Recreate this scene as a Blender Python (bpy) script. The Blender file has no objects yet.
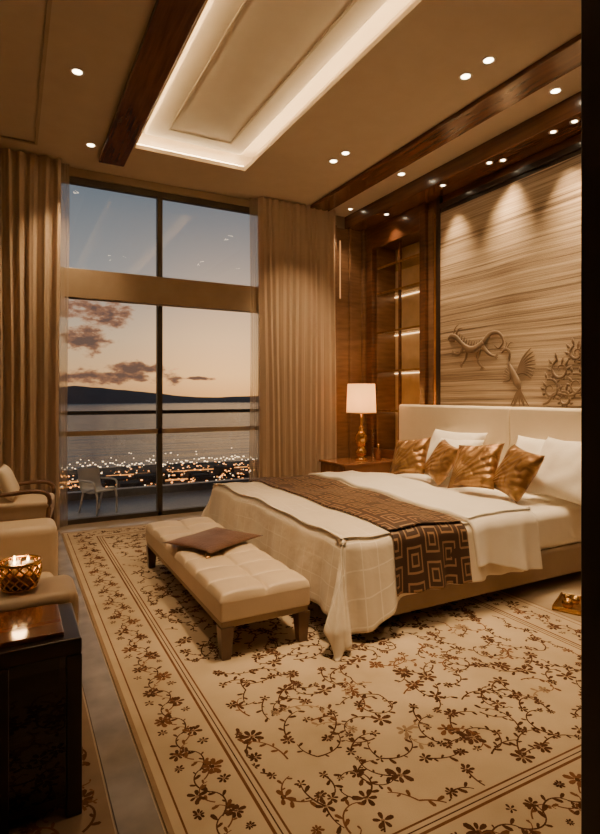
import bpy, bmesh, math, random
from mathutils import Vector, Matrix, noise
random.seed(7)
S = bpy.context.scene
COL = S.collection
pi = math.pi

# ------------------------------------------------------------ materials
def newmat(name):
    m = bpy.data.materials.new(name); m.use_nodes = True
    nt = m.node_tree; nt.nodes.clear()
    out = nt.nodes.new('ShaderNodeOutputMaterial')
    return m, nt, out
def N(nt, t, **kw):
    n = nt.nodes.new(t)
    for k, v in kw.items():
        if k.startswith('i_'):
            n.inputs[k[2:].replace('_', ' ')].default_value = v
        else: setattr(n, k, v)
    return n
def math_(nt, op, a, b=None, c=None):
    n = nt.nodes.new('ShaderNodeMath'); n.operation = op
    for i, v in enumerate((a, b, c)):
        if v is None: continue
        if isinstance(v, (int, float)): n.inputs[i].default_value = v
        else: nt.links.new(v, n.inputs[i])
    return n.outputs[0]
def rgba(c): return (c[0], c[1], c[2], 1)
def ramp(nt, fac, stops):
    r = nt.nodes.new('ShaderNodeValToRGB')
    el = r.color_ramp.elements
    el[0].position = stops[0][0]; el[0].color = rgba(stops[0][1])
    el[1].position = stops[-1][0]; el[1].color = rgba(stops[-1][1])
    for p, c in stops[1:-1]:
        e = el.new(p); e.color = rgba(c)
    nt.links.new(fac, r.inputs[0]); return r.outputs[0]

def pbr(name, c1, c2=None, rough=.5, metal=0, scale=(5, 5, 5), nscale=1.0, bump=0, bscale=60, sheen=0, coat=0, detail=4, spec=.5):
    m, nt, out = newmat(name)
    b = N(nt, 'ShaderNodeBsdfPrincipled')
    b.inputs['Roughness'].default_value = rough
    b.inputs['Metallic'].default_value = metal
    b.inputs['Sheen Weight'].default_value = sheen
    b.inputs['Coat Weight'].default_value = coat
    b.inputs['Coat Roughness'].default_value = .1
    b.inputs['Specular IOR Level'].default_value = spec
    tc = N(nt, 'ShaderNodeTexCoord')
    mp = N(nt, 'ShaderNodeMapping'); mp.inputs['Scale'].default_value = scale
    nt.links.new(tc.outputs['Object'], mp.inputs[0])
    nz = N(nt, 'ShaderNodeTexNoise'); nz.inputs['Scale'].default_value = nscale; nz.inputs['Detail'].default_value = detail
    nt.links.new(mp.outputs[0], nz.inputs[0])
    if c2 is None: c2 = tuple(x * .85 for x in c1)
    nt.links.new(ramp(nt, nz.outputs[0], [(.3, c2), (.7, c1)]), b.inputs['Base Color'])
    if bump:
        n2 = N(nt, 'ShaderNodeTexNoise'); n2.inputs['Scale'].default_value = bscale; n2.inputs['Detail'].default_value = 3
        nt.links.new(tc.outputs['Object'], n2.inputs[0])
        bp = N(nt, 'ShaderNodeBump'); bp.inputs['Strength'].default_value = bump; bp.inputs['Distance'].default_value = .02
        nt.links.new(n2.outputs[0], bp.inputs['Height']); nt.links.new(bp.outputs[0], b.inputs['Normal'])
    nt.links.new(b.outputs[0], out.inputs[0])
    return m
def emis(name, c, s):
    m, nt, out = newmat(name)
    e = N(nt, 'ShaderNodeEmission'); e.inputs[0].default_value = rgba(c); e.inputs[1].default_value = s
    nt.links.new(e.outputs[0], out.inputs[0]); return m

WARM = (1, .67, .36)
M = {}
M['ceil'] = pbr('ceiling_plaster', (.50, .42, .325), (.47, .39, .295), .6)
M['wall'] = pbr('wall_paint', (.36, .27, .18), (.32, .24, .16), .8)
M['marble'] = pbr('marble_floor', (.50, .39, .27), (.38, .29, .19), .14, nscale=.5, detail=8)
M['strip'] = pbr('marble_strip', (.36, .31, .26), (.2, .17, .14), .12, nscale=.8, detail=8)
M['wood'] = pbr('mahogany', (.17, .066, .027), (.07, .027, .012), .28, scale=(2, 2, 14), nscale=2, coat=.4)
M['wood2'] = pbr('walnut_panel', (.24, .13, .068), (.15, .078, .04), .35, scale=(2, 2, 14), nscale=2, coat=.2)
M['woodh'] = pbr('mahogany_beam', (.17, .07, .03), (.09, .036, .017), .26, scale=(14, 1, 14), nscale=2, coat=.4)
M['dark'] = pbr('dark_wood', (.03, .016, .009), (.015, .008, .005), .3, scale=(3, 3, 12), coat=.3)
M['post'] = pbr('ebony_jamb', (.010, .006, .004), (.007, .004, .003), .5)
M['copper'] = pbr('polished_wood_top', (.28, .10, .04), (.12, .042, .018), .12, scale=(2, 10, 2), coat=.6)
M['cream'] = pbr('cream_leather', (.66, .52, .36), (.60, .47, .32), .42, bump=.08, bscale=150)
M['head'] = pbr('headboard_leather', (.86, .75, .58), (.82, .71, .54), .4, bump=.06, bscale=150)
M['linen'] = pbr('white_linen', (.94, .88, .77), (.90, .84, .73), .75, sheen=.2, bump=.25, bscale=9)
M['bedframe'] = pbr('bed_upholstery', (.38, .275, .175), (.31, .225, .145), .6, bump=.1, bscale=200)
M['gold'] = pbr('gold_metal', (.8, .5, .2), (.6, .35, .12), .22, metal=1)
M['goldd'] = pbr('antique_gold', (.5, .31, .13), (.3, .17, .07), .35, metal=1, nscale=4)
M['brownp'] = pbr('brown_fabric', (.17, .075, .034), (.09, .038, .018), .38, sheen=.2, bump=.3, bscale=80)
M['steel'] = pbr('window_metal', (.075, .065, .055), None, .4, metal=.3)
M['transom'] = pbr('transom_cladding', (.32, .235, .155), (.27, .195, .125), .4)
M['white'] = pbr('white_ceramic', (.75, .72, .68), None, .3)
M['conc'] = pbr('balcony_stone', (.24, .24, .25), (.18, .18, .19), .35, nscale=3)
M['linec'] = pbr('trim_paint', (.38, .30, .21), None, .6)
M['lens'] = emis('downlight_lens', (1, .8, .52), 18)
M['led'] = emis('led_strip', (1, .71, .36), 58)
M['led2'] = emis('shelf_led', (1, .60, .28), 4)
M['edgehl'] = emis('edge_highlight_glow', (1, .45, .14), 1.0)  # emission imitating a warm highlight on wood, not a lamp

def duvet_mat():
    m, nt, out = newmat('duvet_fabric')
    b = N(nt, 'ShaderNodeBsdfPrincipled'); b.inputs['Roughness'].default_value = .62; b.inputs['Sheen Weight'].default_value = .2
    uv = N(nt, 'ShaderNodeUVMap'); sp = N(nt, 'ShaderNodeSeparateXYZ'); nt.links.new(uv.outputs[0], sp.inputs[0])
    fs = []
    for o in (0, 1):
        f = math_(nt, 'FRACT', math_(nt, 'MULTIPLY', sp.outputs[o], 8.0))
        fs.append(math_(nt, 'LESS_THAN', f, .06))
    lines = math_(nt, 'MAXIMUM', fs[0], fs[1])
    n3 = N(nt, 'ShaderNodeTexNoise'); n3.inputs['Scale'].default_value = 1.6; nt.links.new(uv.outputs[0], n3.inputs[0])
    mrr = N(nt, 'ShaderNodeMapRange'); mrr.inputs[1].default_value = .42; mrr.inputs[2].default_value = .6; nt.links.new(n3.outputs[0], mrr.inputs[0])
    msk = math_(nt, 'LESS_THAN', sp.outputs[0], 2.32)
    l = math_(nt, 'MULTIPLY', math_(nt, 'MULTIPLY', lines, msk), mrr.outputs[0])
    nt.links.new(ramp(nt, l, [(0, (.75, .65, .50)), (1, (.89, .80, .66))]), b.inputs['Base Color'])
    tc = N(nt, 'ShaderNodeTexCoord')
    n2 = N(nt, 'ShaderNodeTexNoise'); n2.inputs['Scale'].default_value = 6; n2.inputs['Detail'].default_value = 3
    nt.links.new(tc.outputs['Object'], n2.inputs[0])
    bp = N(nt, 'ShaderNodeBump'); bp.inputs['Strength'].default_value = .4; bp.inputs['Distance'].default_value = .03
    nt.links.new(n2.outputs[0], bp.inputs['Height']); nt.links.new(bp.outputs[0], b.inputs['Normal'])
    nt.links.new(b.outputs[0], out.inputs[0]); return m
M['duvet'] = duvet_mat()

def runner_mat():
    m, nt, out = newmat('runner_fabric')
    b = N(nt, 'ShaderNodeBsdfPrincipled'); b.inputs['Roughness'].default_value = .6; b.inputs['Sheen Weight'].default_value = .0
    uv = N(nt, 'ShaderNodeUVMap'); sp = N(nt, 'ShaderNodeSeparateXYZ'); nt.links.new(uv.outputs[0], sp.inputs[0])
    k = 6.4
    a = math_(nt, 'ABSOLUTE', math_(nt, 'SUBTRACT', math_(nt, 'FRACT', math_(nt, 'MULTIPLY', sp.outputs[0], k)), .5))
    row = math_(nt, 'MULTIPLY', math_(nt, 'FLOOR', math_(nt, 'MULTIPLY', sp.outputs[0], k)), .5)
    c = math_(nt, 'ABSOLUTE', math_(nt, 'SUBTRACT', math_(nt, 'FRACT', math_(nt, 'ADD', math_(nt, 'MULTIPLY', sp.outputs[1], k * .7), row)), .5))
    d = math_(nt, 'MAXIMUM', a, c)
    ln = math_(nt, 'GREATER_THAN', math_(nt, 'FRACT', math_(nt, 'MULTIPLY', d, 5.2)), .66)
    n = N(nt, 'ShaderNodeTexNoise'); n.inputs['Scale'].default_value = 3.5; nt.links.new(uv.outputs[0], n.inputs[0])
    f = math_(nt, 'MULTIPLY', ln, math_(nt, 'GREATER_THAN', n.outputs[0], .38))
    nt.links.new(ramp(nt, f, [(0, (.05, .022, .011)), (1, (.30, .18, .09))]), b.inputs['Base Color'])
    nt.links.new(b.outputs[0], out.inputs[0]); return m
M['runner'] = runner_mat()

def goldpillow_mat():
    m, nt, out = newmat('bronze_satin')
    b = N(nt, 'ShaderNodeBsdfPrincipled'); b.inputs['Roughness'].default_value = .34; b.inputs['Metallic'].default_value = .5
    tc = N(nt, 'ShaderNodeTexCoord'); mp = N(nt, 'ShaderNodeMapping'); mp.inputs['Location'].default_value = (.22, .22, 0)
    nt.links.new(tc.outputs['Object'], mp.inputs[0])
    w = N(nt, 'ShaderNodeTexNoise'); w.inputs['Scale'].default_value = 7; w.inputs['Detail'].default_value = 2; w.inputs['Distortion'].default_value = 1.2
    nt.links.new(mp.outputs[0], w.inputs[0])
    nt.links.new(ramp(nt, w.outputs[0], [(.35, (.20, .098, .036)), (.65, (.44, .25, .10))]), b.inputs['Base Color'])
    g = N(nt, 'ShaderNodeTexGradient', gradient_type='RADIAL'); nt.links.new(mp.outputs[0], g.inputs[0])
    pl = math_(nt, 'SINE', math_(nt, 'MULTIPLY', g.outputs[1], 230.0))
    hsum = math_(nt, 'ADD', math_(nt, 'MULTIPLY', pl, .16), w.outputs[0])
    bp = N(nt, 'ShaderNodeBump'); bp.inputs['Strength'].default_value = .6; bp.inputs['Distance'].default_value = .03
    nt.links.new(hsum, bp.inputs['Height']); nt.links.new(bp.outputs[0], b.inputs['Normal'])
    nt.links.new(b.outputs[0], out.inputs[0]); return m
M['goldp'] = goldpillow_mat()

def strata_mat():
    m, nt, out = newmat('strata_panel')
    b = N(nt, 'ShaderNodeBsdfPrincipled'); b.inputs['Roughness'].default_value = .45
    tc = N(nt, 'ShaderNodeTexCoord'); mp = N(nt, 'ShaderNodeMapping'); mp.inputs['Scale'].default_value = (1, .28, 30)
    nt.links.new(tc.outputs['Object'], mp.inputs[0])
    n0 = N(nt, 'ShaderNodeTexNoise'); n0.inputs['Scale'].default_value = .6; n0.inputs['Detail'].default_value = 1
    nt.links.new(tc.outputs['Object'], n0.inputs[0])
    ad = N(nt, 'ShaderNodeVectorMath', operation='MULTIPLY_ADD'); ad.inputs[1].default_value = (0, 0, 2.2)
    nt.links.new(n0.outputs[0], ad.inputs[0]); nt.links.new(mp.outputs[0], ad.inputs[2])
    n1 = N(nt, 'ShaderNodeTexNoise'); n1.inputs['Scale'].default_value = 1.3; n1.inputs['Detail'].default_value = 7; n1.inputs['Roughness'].default_value = .7
    nt.links.new(ad.outputs[0], n1.inputs[0])
    nt.links.new(ramp(nt, n1.outputs[0], [(.36, (.12, .08, .05)), (.47, (.34, .255, .172)), (.62, (.56, .445, .32))]), b.inputs['Base Color'])
    bp = N(nt, 'ShaderNodeBump'); bp.inputs['Strength'].default_value = .4; bp.inputs['Distance'].default_value = .012
    nt.links.new(n1.outputs[0], bp.inputs['Height']); nt.links.new(bp.outputs[0], b.inputs['Normal'])
    nt.links.new(b.outputs[0], out.inputs[0]); return m
M['strata'] = strata_mat()
M['relief'] = pbr('carved_relief', (.23, .16, .10), (.15, .10, .062), .5)

def curtain_mat(name, col, trans, tl=.25):
    m, nt, out = newmat(name)
    d = N(nt, 'ShaderNodeBsdfDiffuse'); d.inputs[0].default_value = rgba(col)
    t = N(nt, 'ShaderNodeBsdfTranslucent'); t.inputs[0].default_value = rgba(col)
    mx = N(nt, 'ShaderNodeMixShader'); mx.inputs[0].default_value = tl
    nt.links.new(d.outputs[0], mx.inputs[1]); nt.links.new(t.outputs[0], mx.inputs[2])
    last = mx
    if trans:
        tr = N(nt, 'ShaderNodeBsdfTransparent'); m2 = N(nt, 'ShaderNodeMixShader'); m2.inputs[0].default_value = trans
        nt.links.new(mx.outputs[0], m2.inputs[1]); nt.links.new(tr.outputs[0], m2.inputs[2]); last = m2
    nt.links.new(last.outputs[0], out.inputs[0]); return m
M['curtain'] = curtain_mat('curtain_fabric', (.60, .46, .33), 0, .3)
M['sheer'] = curtain_mat('sheer_fabric', (.6, .48, .36), .45)

def glass_mat(name, f=.05, col=(1, 1, 1)):
    m, nt, out = newmat(name)
    t = N(nt, 'ShaderNodeBsdfTransparent'); t.inputs[0].default_value = rgba(col)
    g = N(nt, 'ShaderNodeBsdfGlossy'); g.inputs['Roughness'].default_value = .02
    mx = N(nt, 'ShaderNodeMixShader'); mx.inputs[0].default_value = f
    nt.links.new(t.outputs[0], mx.inputs[1]); nt.links.new(g.outputs[0], mx.inputs[2]); nt.links.new(mx.outputs[0], out.inputs[0]); return m
M['glass'] = glass_mat('window_glass', .022, (.95, .96, .96))
M['glass2'] = glass_mat('shelf_glass', .15, (.9, .85, .75))
M['glass3'] = glass_mat('cabinet_glass', .10, (.35, .3, .25))

def shade_mat():
    m, nt, out = newmat('lamp_shade')
    d = N(nt, 'ShaderNodeBsdfDiffuse'); d.inputs[0].default_value = (.9, .75, .5, 1)
    t = N(nt, 'ShaderNodeBsdfTranslucent'); t.inputs[0].default_value = (.95, .72, .42, 1)
    mx = N(nt, 'ShaderNodeMixShader'); mx.inputs[0].default_value = .6
    e = N(nt, 'ShaderNodeEmission'); e.inputs[0].default_value = (1, .58, .23, 1); e.inputs[1].default_value = .5
    a = N(nt, 'ShaderNodeAddShader')
    nt.links.new(d.outputs[0], mx.inputs[1]); nt.links.new(t.outputs[0], mx.inputs[2])
    nt.links.new(mx.outputs[0], a.inputs[0]); nt.links.new(e.outputs[0], a.inputs[1]); nt.links.new(a.outputs[0], out.inputs[0]); return m
M['shade'] = shade_mat()

# ------------------------------------------------------------ mesh helpers
def obj(name, verts, faces, mat, parent=None, smooth=False, uvs=None, matidx=None):
    me = bpy.data.meshes.new(name); me.from_pydata([tuple(v) for v in verts], [], faces)
    mats = mat if isinstance(mat, list) else [mat]
    for x in mats: me.materials.append(x)
    if matidx: me.polygons.foreach_set('material_index', matidx)
    if smooth: me.polygons.foreach_set('use_smooth', [True] * len(me.polygons))
    if uvs:
        ul = me.uv_layers.new(name='UVMap')
        for l in me.loops: ul.data[l.index].uv = uvs[l.vertex_index]
    me.update()
    o = bpy.data.objects.new(name, me); COL.objects.link(o)
    if parent: o.parent = parent
    return o
def root(name, loc=(0, 0, 0), rz=0):
    e = bpy.data.objects.new(name, None); e.empty_display_size = .1; e.location = loc; e.rotation_euler = (0, 0, rz)
    COL.objects.link(e); return e
BF = [(0, 3, 2, 1), (4, 5, 6, 7), (0, 1, 5, 4), (1, 2, 6, 5), (2, 3, 7, 6), (3, 0, 4, 7)]
def boxes(name, bl, mat, parent=None, bevel=0, seg=2):
    v = []; f = []
    for (x0, x1, y0, y1, z0, z1) in bl:
        k = len(v)
        v += [(x0, y0, z0), (x1, y0, z0), (x1, y1, z0), (x0, y1, z0), (x0, y0, z1), (x1, y0, z1), (x1, y1, z1), (x0, y1, z1)]
        f += [tuple(i + k for i in q) for q in BF]
    o = obj(name, v, f, mat, parent)
    if bevel:
        md = o.modifiers.new('bevel', 'BEVEL'); md.width = bevel; md.segments = seg; md.limit_method = 'ANGLE'
        o.data.polygons.foreach_set('use_smooth', [True] * len(o.data.polygons))
        w = o.modifiers.new('wn', 'WEIGHTED_NORMAL')
    return o
def box(name, x0, x1, y0, y1, z0, z1, mat, parent=None, bevel=0, seg=2):
    return boxes(name, [(x0, x1, y0, y1, z0, z1)], mat, parent, bevel, seg)
def frustum(name, cx, cy, z0, z1, w0, w1, mat, parent=None):
    v = [(cx + sx * w, cy + sy * w, z) for z, w in ((z0, w0 / 2), (z1, w1 / 2)) for sx, sy in ((-1, -1), (1, -1), (1, 1), (-1, 1))]
    return obj(name, v, BF, mat, parent)
def lathe(name, prof, c, mat, parent=None, n=32):
    v = []; f = []
    for r, z in prof:
        for i in range(n):
            a = 2 * pi * i / n; v.append((c[0] + r * math.cos(a), c[1] + r * math.sin(a), c[2] + z))
    for j in range(len(prof) - 1):
        for i in range(n):
            f.append((j * n + i, j * n + (i + 1) % n, (j + 1) * n + (i + 1) % n, (j + 1) * n + i))
    return obj(name, v, f, mat, parent, True)
def tubegeo(pts, rad, n=8, flat=None):
    v = []; f = []; pts = [Vector(p) for p in pts]
    for j, p in enumerate(pts):
        t = (pts[min(j + 1, len(pts) - 1)] - pts[max(j - 1, 0)]).normalized()
        a = t.cross(Vector((0, 0, 1)))
        if a.length < .05: a = t.cross(Vector((1, 0, 0)))
        a.normalize(); b = t.cross(a).normalized()
        r = rad[j] if isinstance(rad, (list, tuple)) else rad
        for i in range(n):
            an = 2 * pi * i / n; v.append(p + a * math.cos(an) * r + b * math.sin(an) * r)
    for j in range(len(pts) - 1):
        for i in range(n): f.append((j * n + i, j * n + (i + 1) % n, (j + 1) * n + (i + 1) % n, (j + 1) * n + i))
    f.append(tuple(range(n - 1, -1, -1))); k = (len(pts) - 1) * n; f.append(tuple(k + i for i in range(n)))
    return v, f
def merge(name, parts, mat, parent=None, smooth=True):
    V = []; F = []
    for v, f in parts:
        k = len(V); V += v; F += [tuple(i + k for i in q) for q in f]
    return obj(name, V, F, mat, parent, smooth)
def spline(P, k=6):
    P = [Vector(p) for p in P]; out = []
    for i in range(len(P) - 1):
        p0 = P[max(i - 1, 0)]; p1 = P[i]; p2 = P[i + 1]; p3 = P[min(i + 2, len(P) - 1)]
        for s in range(k):
            t = s / k
            out.append(.5 * ((2 * p1) + (p2 - p0) * t + (2 * p0 - 5 * p1 + 4 * p2 - p3) * t * t + (3 * p1 - p0 - 3 * p2 + p3) * t ** 3))
    out.append(P[-1]); return out
def grid(name, nu, nv, fn, mat, parent=None, uvf=None, thick=0):
    v = []; uv = []
    for i in range(nu + 1):
        for j in range(nv + 1):
            v.append(fn(i / nu, j / nv))
            if uvf: uv.append(uvf(i / nu, j / nv))
    f = [(i * (nv + 1) + j, (i + 1) * (nv + 1) + j, (i + 1) * (nv + 1) + j + 1, i * (nv + 1) + j + 1) for i in range(nu) for j in range(nv)]
    o = obj(name, v, f, mat, parent, True, uv if uvf else None)
    if thick:
        md = o.modifiers.new('solid', 'SOLIDIFY'); md.thickness = thick; md.offset = -1
    return o
def pillow(name, w, h, t, mat, mtx, parent=None, n=24, seed=0):
    v = []; f = []
    def P(u, q, s):
        x = w / 2 * u * (1 - .10 * (1 - q * q)); y = h / 2 * q * (1 - .10 * (1 - u * u))
        e = max(0, (1 - u ** 4) * (1 - q ** 4)) ** .55
        dent = 1 - .22 * math.exp(-((u / .35) ** 2 + ((q - .75) / .35) ** 2))
        z = s * (t / 2 * e * dent * (1 + .22 * noise.noise(Vector((x * 7 + seed, y * 7, s)))))
        return (x, y, z)
    for s in (1, -1):
        k = len(v)
        for i in range(n + 1):
            for j in range(n + 1): v.append(P(-1 + 2 * i / n, -1 + 2 * j / n, s))
        for i in range(n):
            for j in range(n):
                q = (k + i * (n + 1) + j, k + (i + 1) * (n + 1) + j, k + (i + 1) * (n + 1) + j + 1, k + i * (n + 1) + j + 1)
                f.append(q if s > 0 else q[::-1])
    o = obj(name, v, f, mat, parent, True)
    bm = bmesh.new(); bm.from_mesh(o.data); bmesh.ops.remove_doubles(bm, verts=bm.verts, dist=.0005); bm.to_mesh(o.data); bm.free()
    for p in o.data.polygons: p.use_smooth = True
    o.matrix_world = mtx
    return o
def lean(loc, tilt, yaw=0, roll=0):
    a = math.radians(tilt)
    m = Matrix(((0, math.sin(a), -math.cos(a)), (-1, 0, 0), (0, math.cos(a), math.sin(a)))).to_4x4()
    return Matrix.Translation(loc) @ Matrix.Rotation(math.radians(yaw), 4, 'Z') @ m @ Matrix.Rotation(math.radians(roll), 4, 'Z')

# ------------------------------------------------------------ room shell
YN = 7.2; XE = 5.0; H = 4.4; XW = -2.0; YS = -1.6
FZ = .0135
box('floor', XW - .2, XE + .6, YS - .2, YN + .25, -.15, 0, M['marble'])
boxes('wall_north', [(XW, .3, YN, YN + .25, 0, H), (3.3, XE, YN, YN + .25, 0, H), (.3, 3.3, YN, YN + .25, 4.3, H)], M['wall'])
boxes('wall_east', [(XE, XE + .5, YS, 5.79, 0, H), (XE, XE + .5, 6.90, YN + .25, 0, H), (XE, XE + .5, 5.79, 6.90, 0, .75), (XE, XE + .5, 5.79, 6.90, 3.9, H), (XE + .4, XE + .5, 5.79, 6.90, .75, 3.9)], M['wood'])
box('wall_west', XW - .2, XW, YS, YN + .25, 0, H, M['wall'])
box('wall_south', XW - .2, XE + .5, YS - .2, YS, 0, H, M['wall'])
tx0, tx1, ty0, ty1 = 1.23, 2.57, .5, 6.3
g = .16
boxes('ceiling', [(XW - .2, tx0, YS, YN + .25, H, H + .05), (tx1, XE + .5, YS, YN + .25, H, H + .05), (tx0, tx1, YS, ty0, H, H + .05), (tx0, tx1, ty1, YN + .25, H, H + .05),
                  (tx0 - g - .05, tx0 - g, ty0 - g, ty1 + g, H + .05, H + .26), (tx1 + g, tx1 + g + .05, ty0 - g, ty1 + g, H + .05, H + .26),
                  (tx0 - g, tx1 + g, ty0 - g - .05, ty0 - g, H + .05, H + .26), (tx0 - g, tx1 + g, ty1 + g, ty1 + g + .05, H + .05, H + .26),
                  (tx0 - g - .05, tx1 + g + .05, ty0 - g - .05, ty1 + g + .05, H + .26, H + .32)], M['ceil'])
box('trim_1', tx0 + .09, tx1 - .09, ty0 + .09, ty1 - .09, H + .14, H + .26, M['ceil'], None, .015)
fr = [(tx0 + .30, tx1 - .30, ty1 - .34, ty1 - .32, H + .133, H + .14), (tx0 + .30, tx1 - .30, ty0 + .32, ty0 + .34, H + .133, H + .14), (tx0 + .30, tx0 + .32, ty0 + .34, ty1 - .34, H + .133, H + .14), (tx1 - .32, tx1 - .30, ty0 + .34, ty1 - .34, H + .133, H + .14)]
boxes('trim_2', fr, M['linec'])
s0 = .05
boxes('cove_led_strip', [(tx0 - s0 - .03, tx0 - s0, ty0, ty1, H + .052, H + .075), (tx1 + s0, tx1 + s0 + .03, ty0, ty1, H + .052, H + .075),
                         (tx0, tx1, ty1 + s0, ty1 + s0 + .03, H + .052, H + .075), (tx0, tx1, ty0 - s0 - .03, ty0 - s0, H + .052, H + .075)], M['led'])
box('trim_3', .90, 1.19, YS, 6.75, H - .06, H, M['woodh'], None, .01)
box('trim_4', 3.88, 4.2, YS, 6.98, H - .05, H, M['woodh'], None, .01)
box('trim_5', 4.62, XE, YS, YN, 4.2, H, M['woodh'], None, .01)
boxes('trim_6', [(.22, .25, 1.5, 6.7, H - .02, H), (XW, .22, 6.67, 6.7, H - .02, H)], M['linec'])
boxes('trim_7', [(4.36, 5.0, YN - .05, YN, 0, 4.2), (4.36, 4.4, YN - .14, YN - .05, 0, 4.2), (4.66, 4.70, YN - .09, YN - .05, 0, 4.2), (4.9, 5.0, YN - .12, YN - .05, 0, 4.2)], M['wood2'], None, .006)
boxes('trim_8', [(4.93, 5.0, 5.67, 5.79, 0, 4.2), (4.93, 5.0, 6.90, 7.05, 0, 4.2), (4.93, 5.0, 5.79, 6.90, 3.86, 4.2), (4.95, 5.0, 5.79, 6.90, .66, .78)], M['wood'], None, .008)
boxes('trim_9', [(4.94, 5.0, 5.40, 5.47, 0, 4.2), (4.94, 5.0, 1.0, 5.40, 4.03, 4.1), (4.96, 5.0, 1.0, 5.40, 3.98, 4.03)], M['dark'], None, .008)
box('trim_10', 4.965, 5.0, 5.5, 5.535, .7, 4.0, M['gold'])
box('trim_13', 4.975, 5.0, 5.56, 5.66, .7, 4.1, M['wood2'])
box('wood_edge_highlight', 4.50, 4.512, YN - .06, YN - .05, 3.1, 4.0, M['edgehl'])  # glowing sliver added as the highlight of the shiny wood edge
boxes('baseboard_north', [(XW, .3, YN - .03, YN, 0, .12), (3.3, 4.36, YN - .03, YN, 0, .12)], M['wood'])
box('baseboard_east', XE - .03, XE, YS, 5.40, 0, .14, M['dark'])
box('feature_wall_panel', 4.955, 5.0, 1.0, 5.40, .14, 3.98, M['strata'])

r = root('door_frame')
box('jamb', 1.665, 1.95, .72, 1.15, 0, H, M['post'], r, .006)
boxes('stop', [(1.64, 1.665, .80, .92, 0, H), (1.645, 1.665, 1.0, 1.05, 0, H)], M['post'], r)

# ------------------------------------------------------------ window
r = root('window_1')
x0, x1 = .45, 3.25
y0, y1 = YN + .02, YN + .10
boxes('frame', [(x0 - .15, x0 + .06, y0, y1, 0, 4.3), (x1 - .06, x1 + .05, y0, y1, 0, 4.3), (1.70, 1.77, y0, y1, 0, 4.3),
     (x0, x1, y0, y1, 4.22, 4.3), (x0, x1, y0, y1, 0, .06)], M['steel'], r, .005)
box('lower_rail', x0, x1, y0, y1, 1.09, 1.15, M['transom'], r)
box('glass', x0, x1, YN + .055, YN + .065, .05, 4.25, M['glass'], r)
box('trim_11', .3, 3.3, YN - .12, YN + .02, 2.78, 3.14, M['transom'], None, .01)
# balcony
r = root('balcony')
box('slab', -1.5, 5.5, YN + .25, 9.1, -.25, -.02, M['conc'], r)
box('kerb', -1.5, 5.5, 8.95, 9.1, -.02, .1, M['conc'], r)
box('top_rail', -1.5, 5.5, 8.98, 9.06, 1.29, 1.35, M['steel'], r)
boxes('rail_posts', [(x, x + .04, 9.0, 9.04, .1, 1.3) for x in (-1.3, .1, 2.12, 4.2, 5.3)], M['steel'], r)
box('rail_glass', -1.5, 5.5, 9.02, 9.03, .1, 1.29, M['glass'], r)
r = root('outdoor_chair', (1.06, 7.9, -.02), .5); r.scale = (.78, .78, .85)
frame = []
for sx in (-.2, .2):
    frame.append(tubegeo(spline([(sx, -.22, 0), (sx, -.18, .38), (sx, .2, .36), (sx, .3, .7)]), .018))
    frame.append(tubegeo(spline([(sx, .28, 0), (sx, .16, .36)]), .018))
    frame.append(tubegeo(spline([(sx * 1.1, -.2, .38), (sx * 1.15, -.15, .52), (sx * 1.1, .24, .52)]), .016))
merge('frame', frame, M['white'], r)
grid('seat_shell', 10, 14, lambda a, b: ((a - .5) * .4, (-.2 + .42 * min(b * 1.6, 1)) + max(0, b * 1.6 - 1) * .16, .39 - .04 * math.sin(pi * min(b * 1.6, 1)) + max(0, b * 1.6 - 1) * .55), M['white'], r, thick=.025)

# exterior
SEA = -60
def extmats():
    m, nt, out = newmat('sea_water')
    b = N(nt, 'ShaderNodeBsdfPrincipled'); b.inputs['Base Color'].default_value = (.055, .06, .07, 1); b.inputs['Roughness'].default_value = .24
    tc = N(nt, 'ShaderNodeTexCoord'); mp = N(nt, 'ShaderNodeMapping'); mp.inputs['Scale'].default_value = (.004, .03, 1)
    nz = N(nt, 'ShaderNodeTexNoise'); nz.inputs['Scale'].default_value = 1
    nt.links.new(tc.outputs['Object'], mp.inputs[0]); nt.links.new(mp.outputs[0], nz.inputs[0])
    bp = N(nt, 'ShaderNodeBump'); bp.inputs['Strength'].default_value = .6; bp.inputs['Distance'].default_value = 5
    nt.links.new(nz.outputs[0], bp.inputs['Height']); nt.links.new(bp.outputs[0], b.inputs['Normal'])
    nt.links.new(b.outputs[0], out.inputs[0]); return m
obj('sea', [(-9000, 300, SEA), (12000, 300, SEA), (12000, 14000, SEA), (-9000, 14000, SEA)], [(0, 1, 2, 3)], extmats())
M['land'] = pbr('dark_land', (.045, .034, .028), None, .9)
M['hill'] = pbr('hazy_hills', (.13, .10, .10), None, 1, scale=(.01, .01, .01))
city = root('city_skyline')
obj('city_ground', [(-600, 60, SEA + .5), (900, 60, SEA + .5), (900, 400, SEA + .5), (500, 430, SEA + .5), (260, 455, SEA + .5), (120, 480, SEA + .5), (-60, 470, SEA + .5), (-600, 480, SEA + .5)], [tuple(range(8))], M['land'], city)
hv = []; hf = []
n = 140
for i in range(n + 1):
    x = -3500 + 9000 * i / n
    hgt = 120 + 55 * noise.noise(Vector((x * .0011, 3.1, 0))) + 18 * noise.noise(Vector((x * .006, 1, 0)))
    hgt *= 1.0 if x < 500 else max(.42, 1 - (x - 500) / 1600)
    hv += [(x, 4200, SEA - 5), (x, 4500, SEA + hgt), (x, 5400, SEA - 5)]
for i in range(n):
    for k in (0, 1): hf.append((i * 3 + k, (i + 1) * 3 + k, (i + 1) * 3 + k + 1, i * 3 + k + 1))
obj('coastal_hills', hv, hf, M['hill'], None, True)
bl = []
for i in range(120):
    x = random.uniform(-150, 420); y = random.uniform(330, 400); w = random.uniform(5, 14)
    bl.append((x, x + w, y, y + w, SEA + .4, SEA + random.uniform(3, 8)))
boxes('buildings', bl, M['land'], city)
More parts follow.
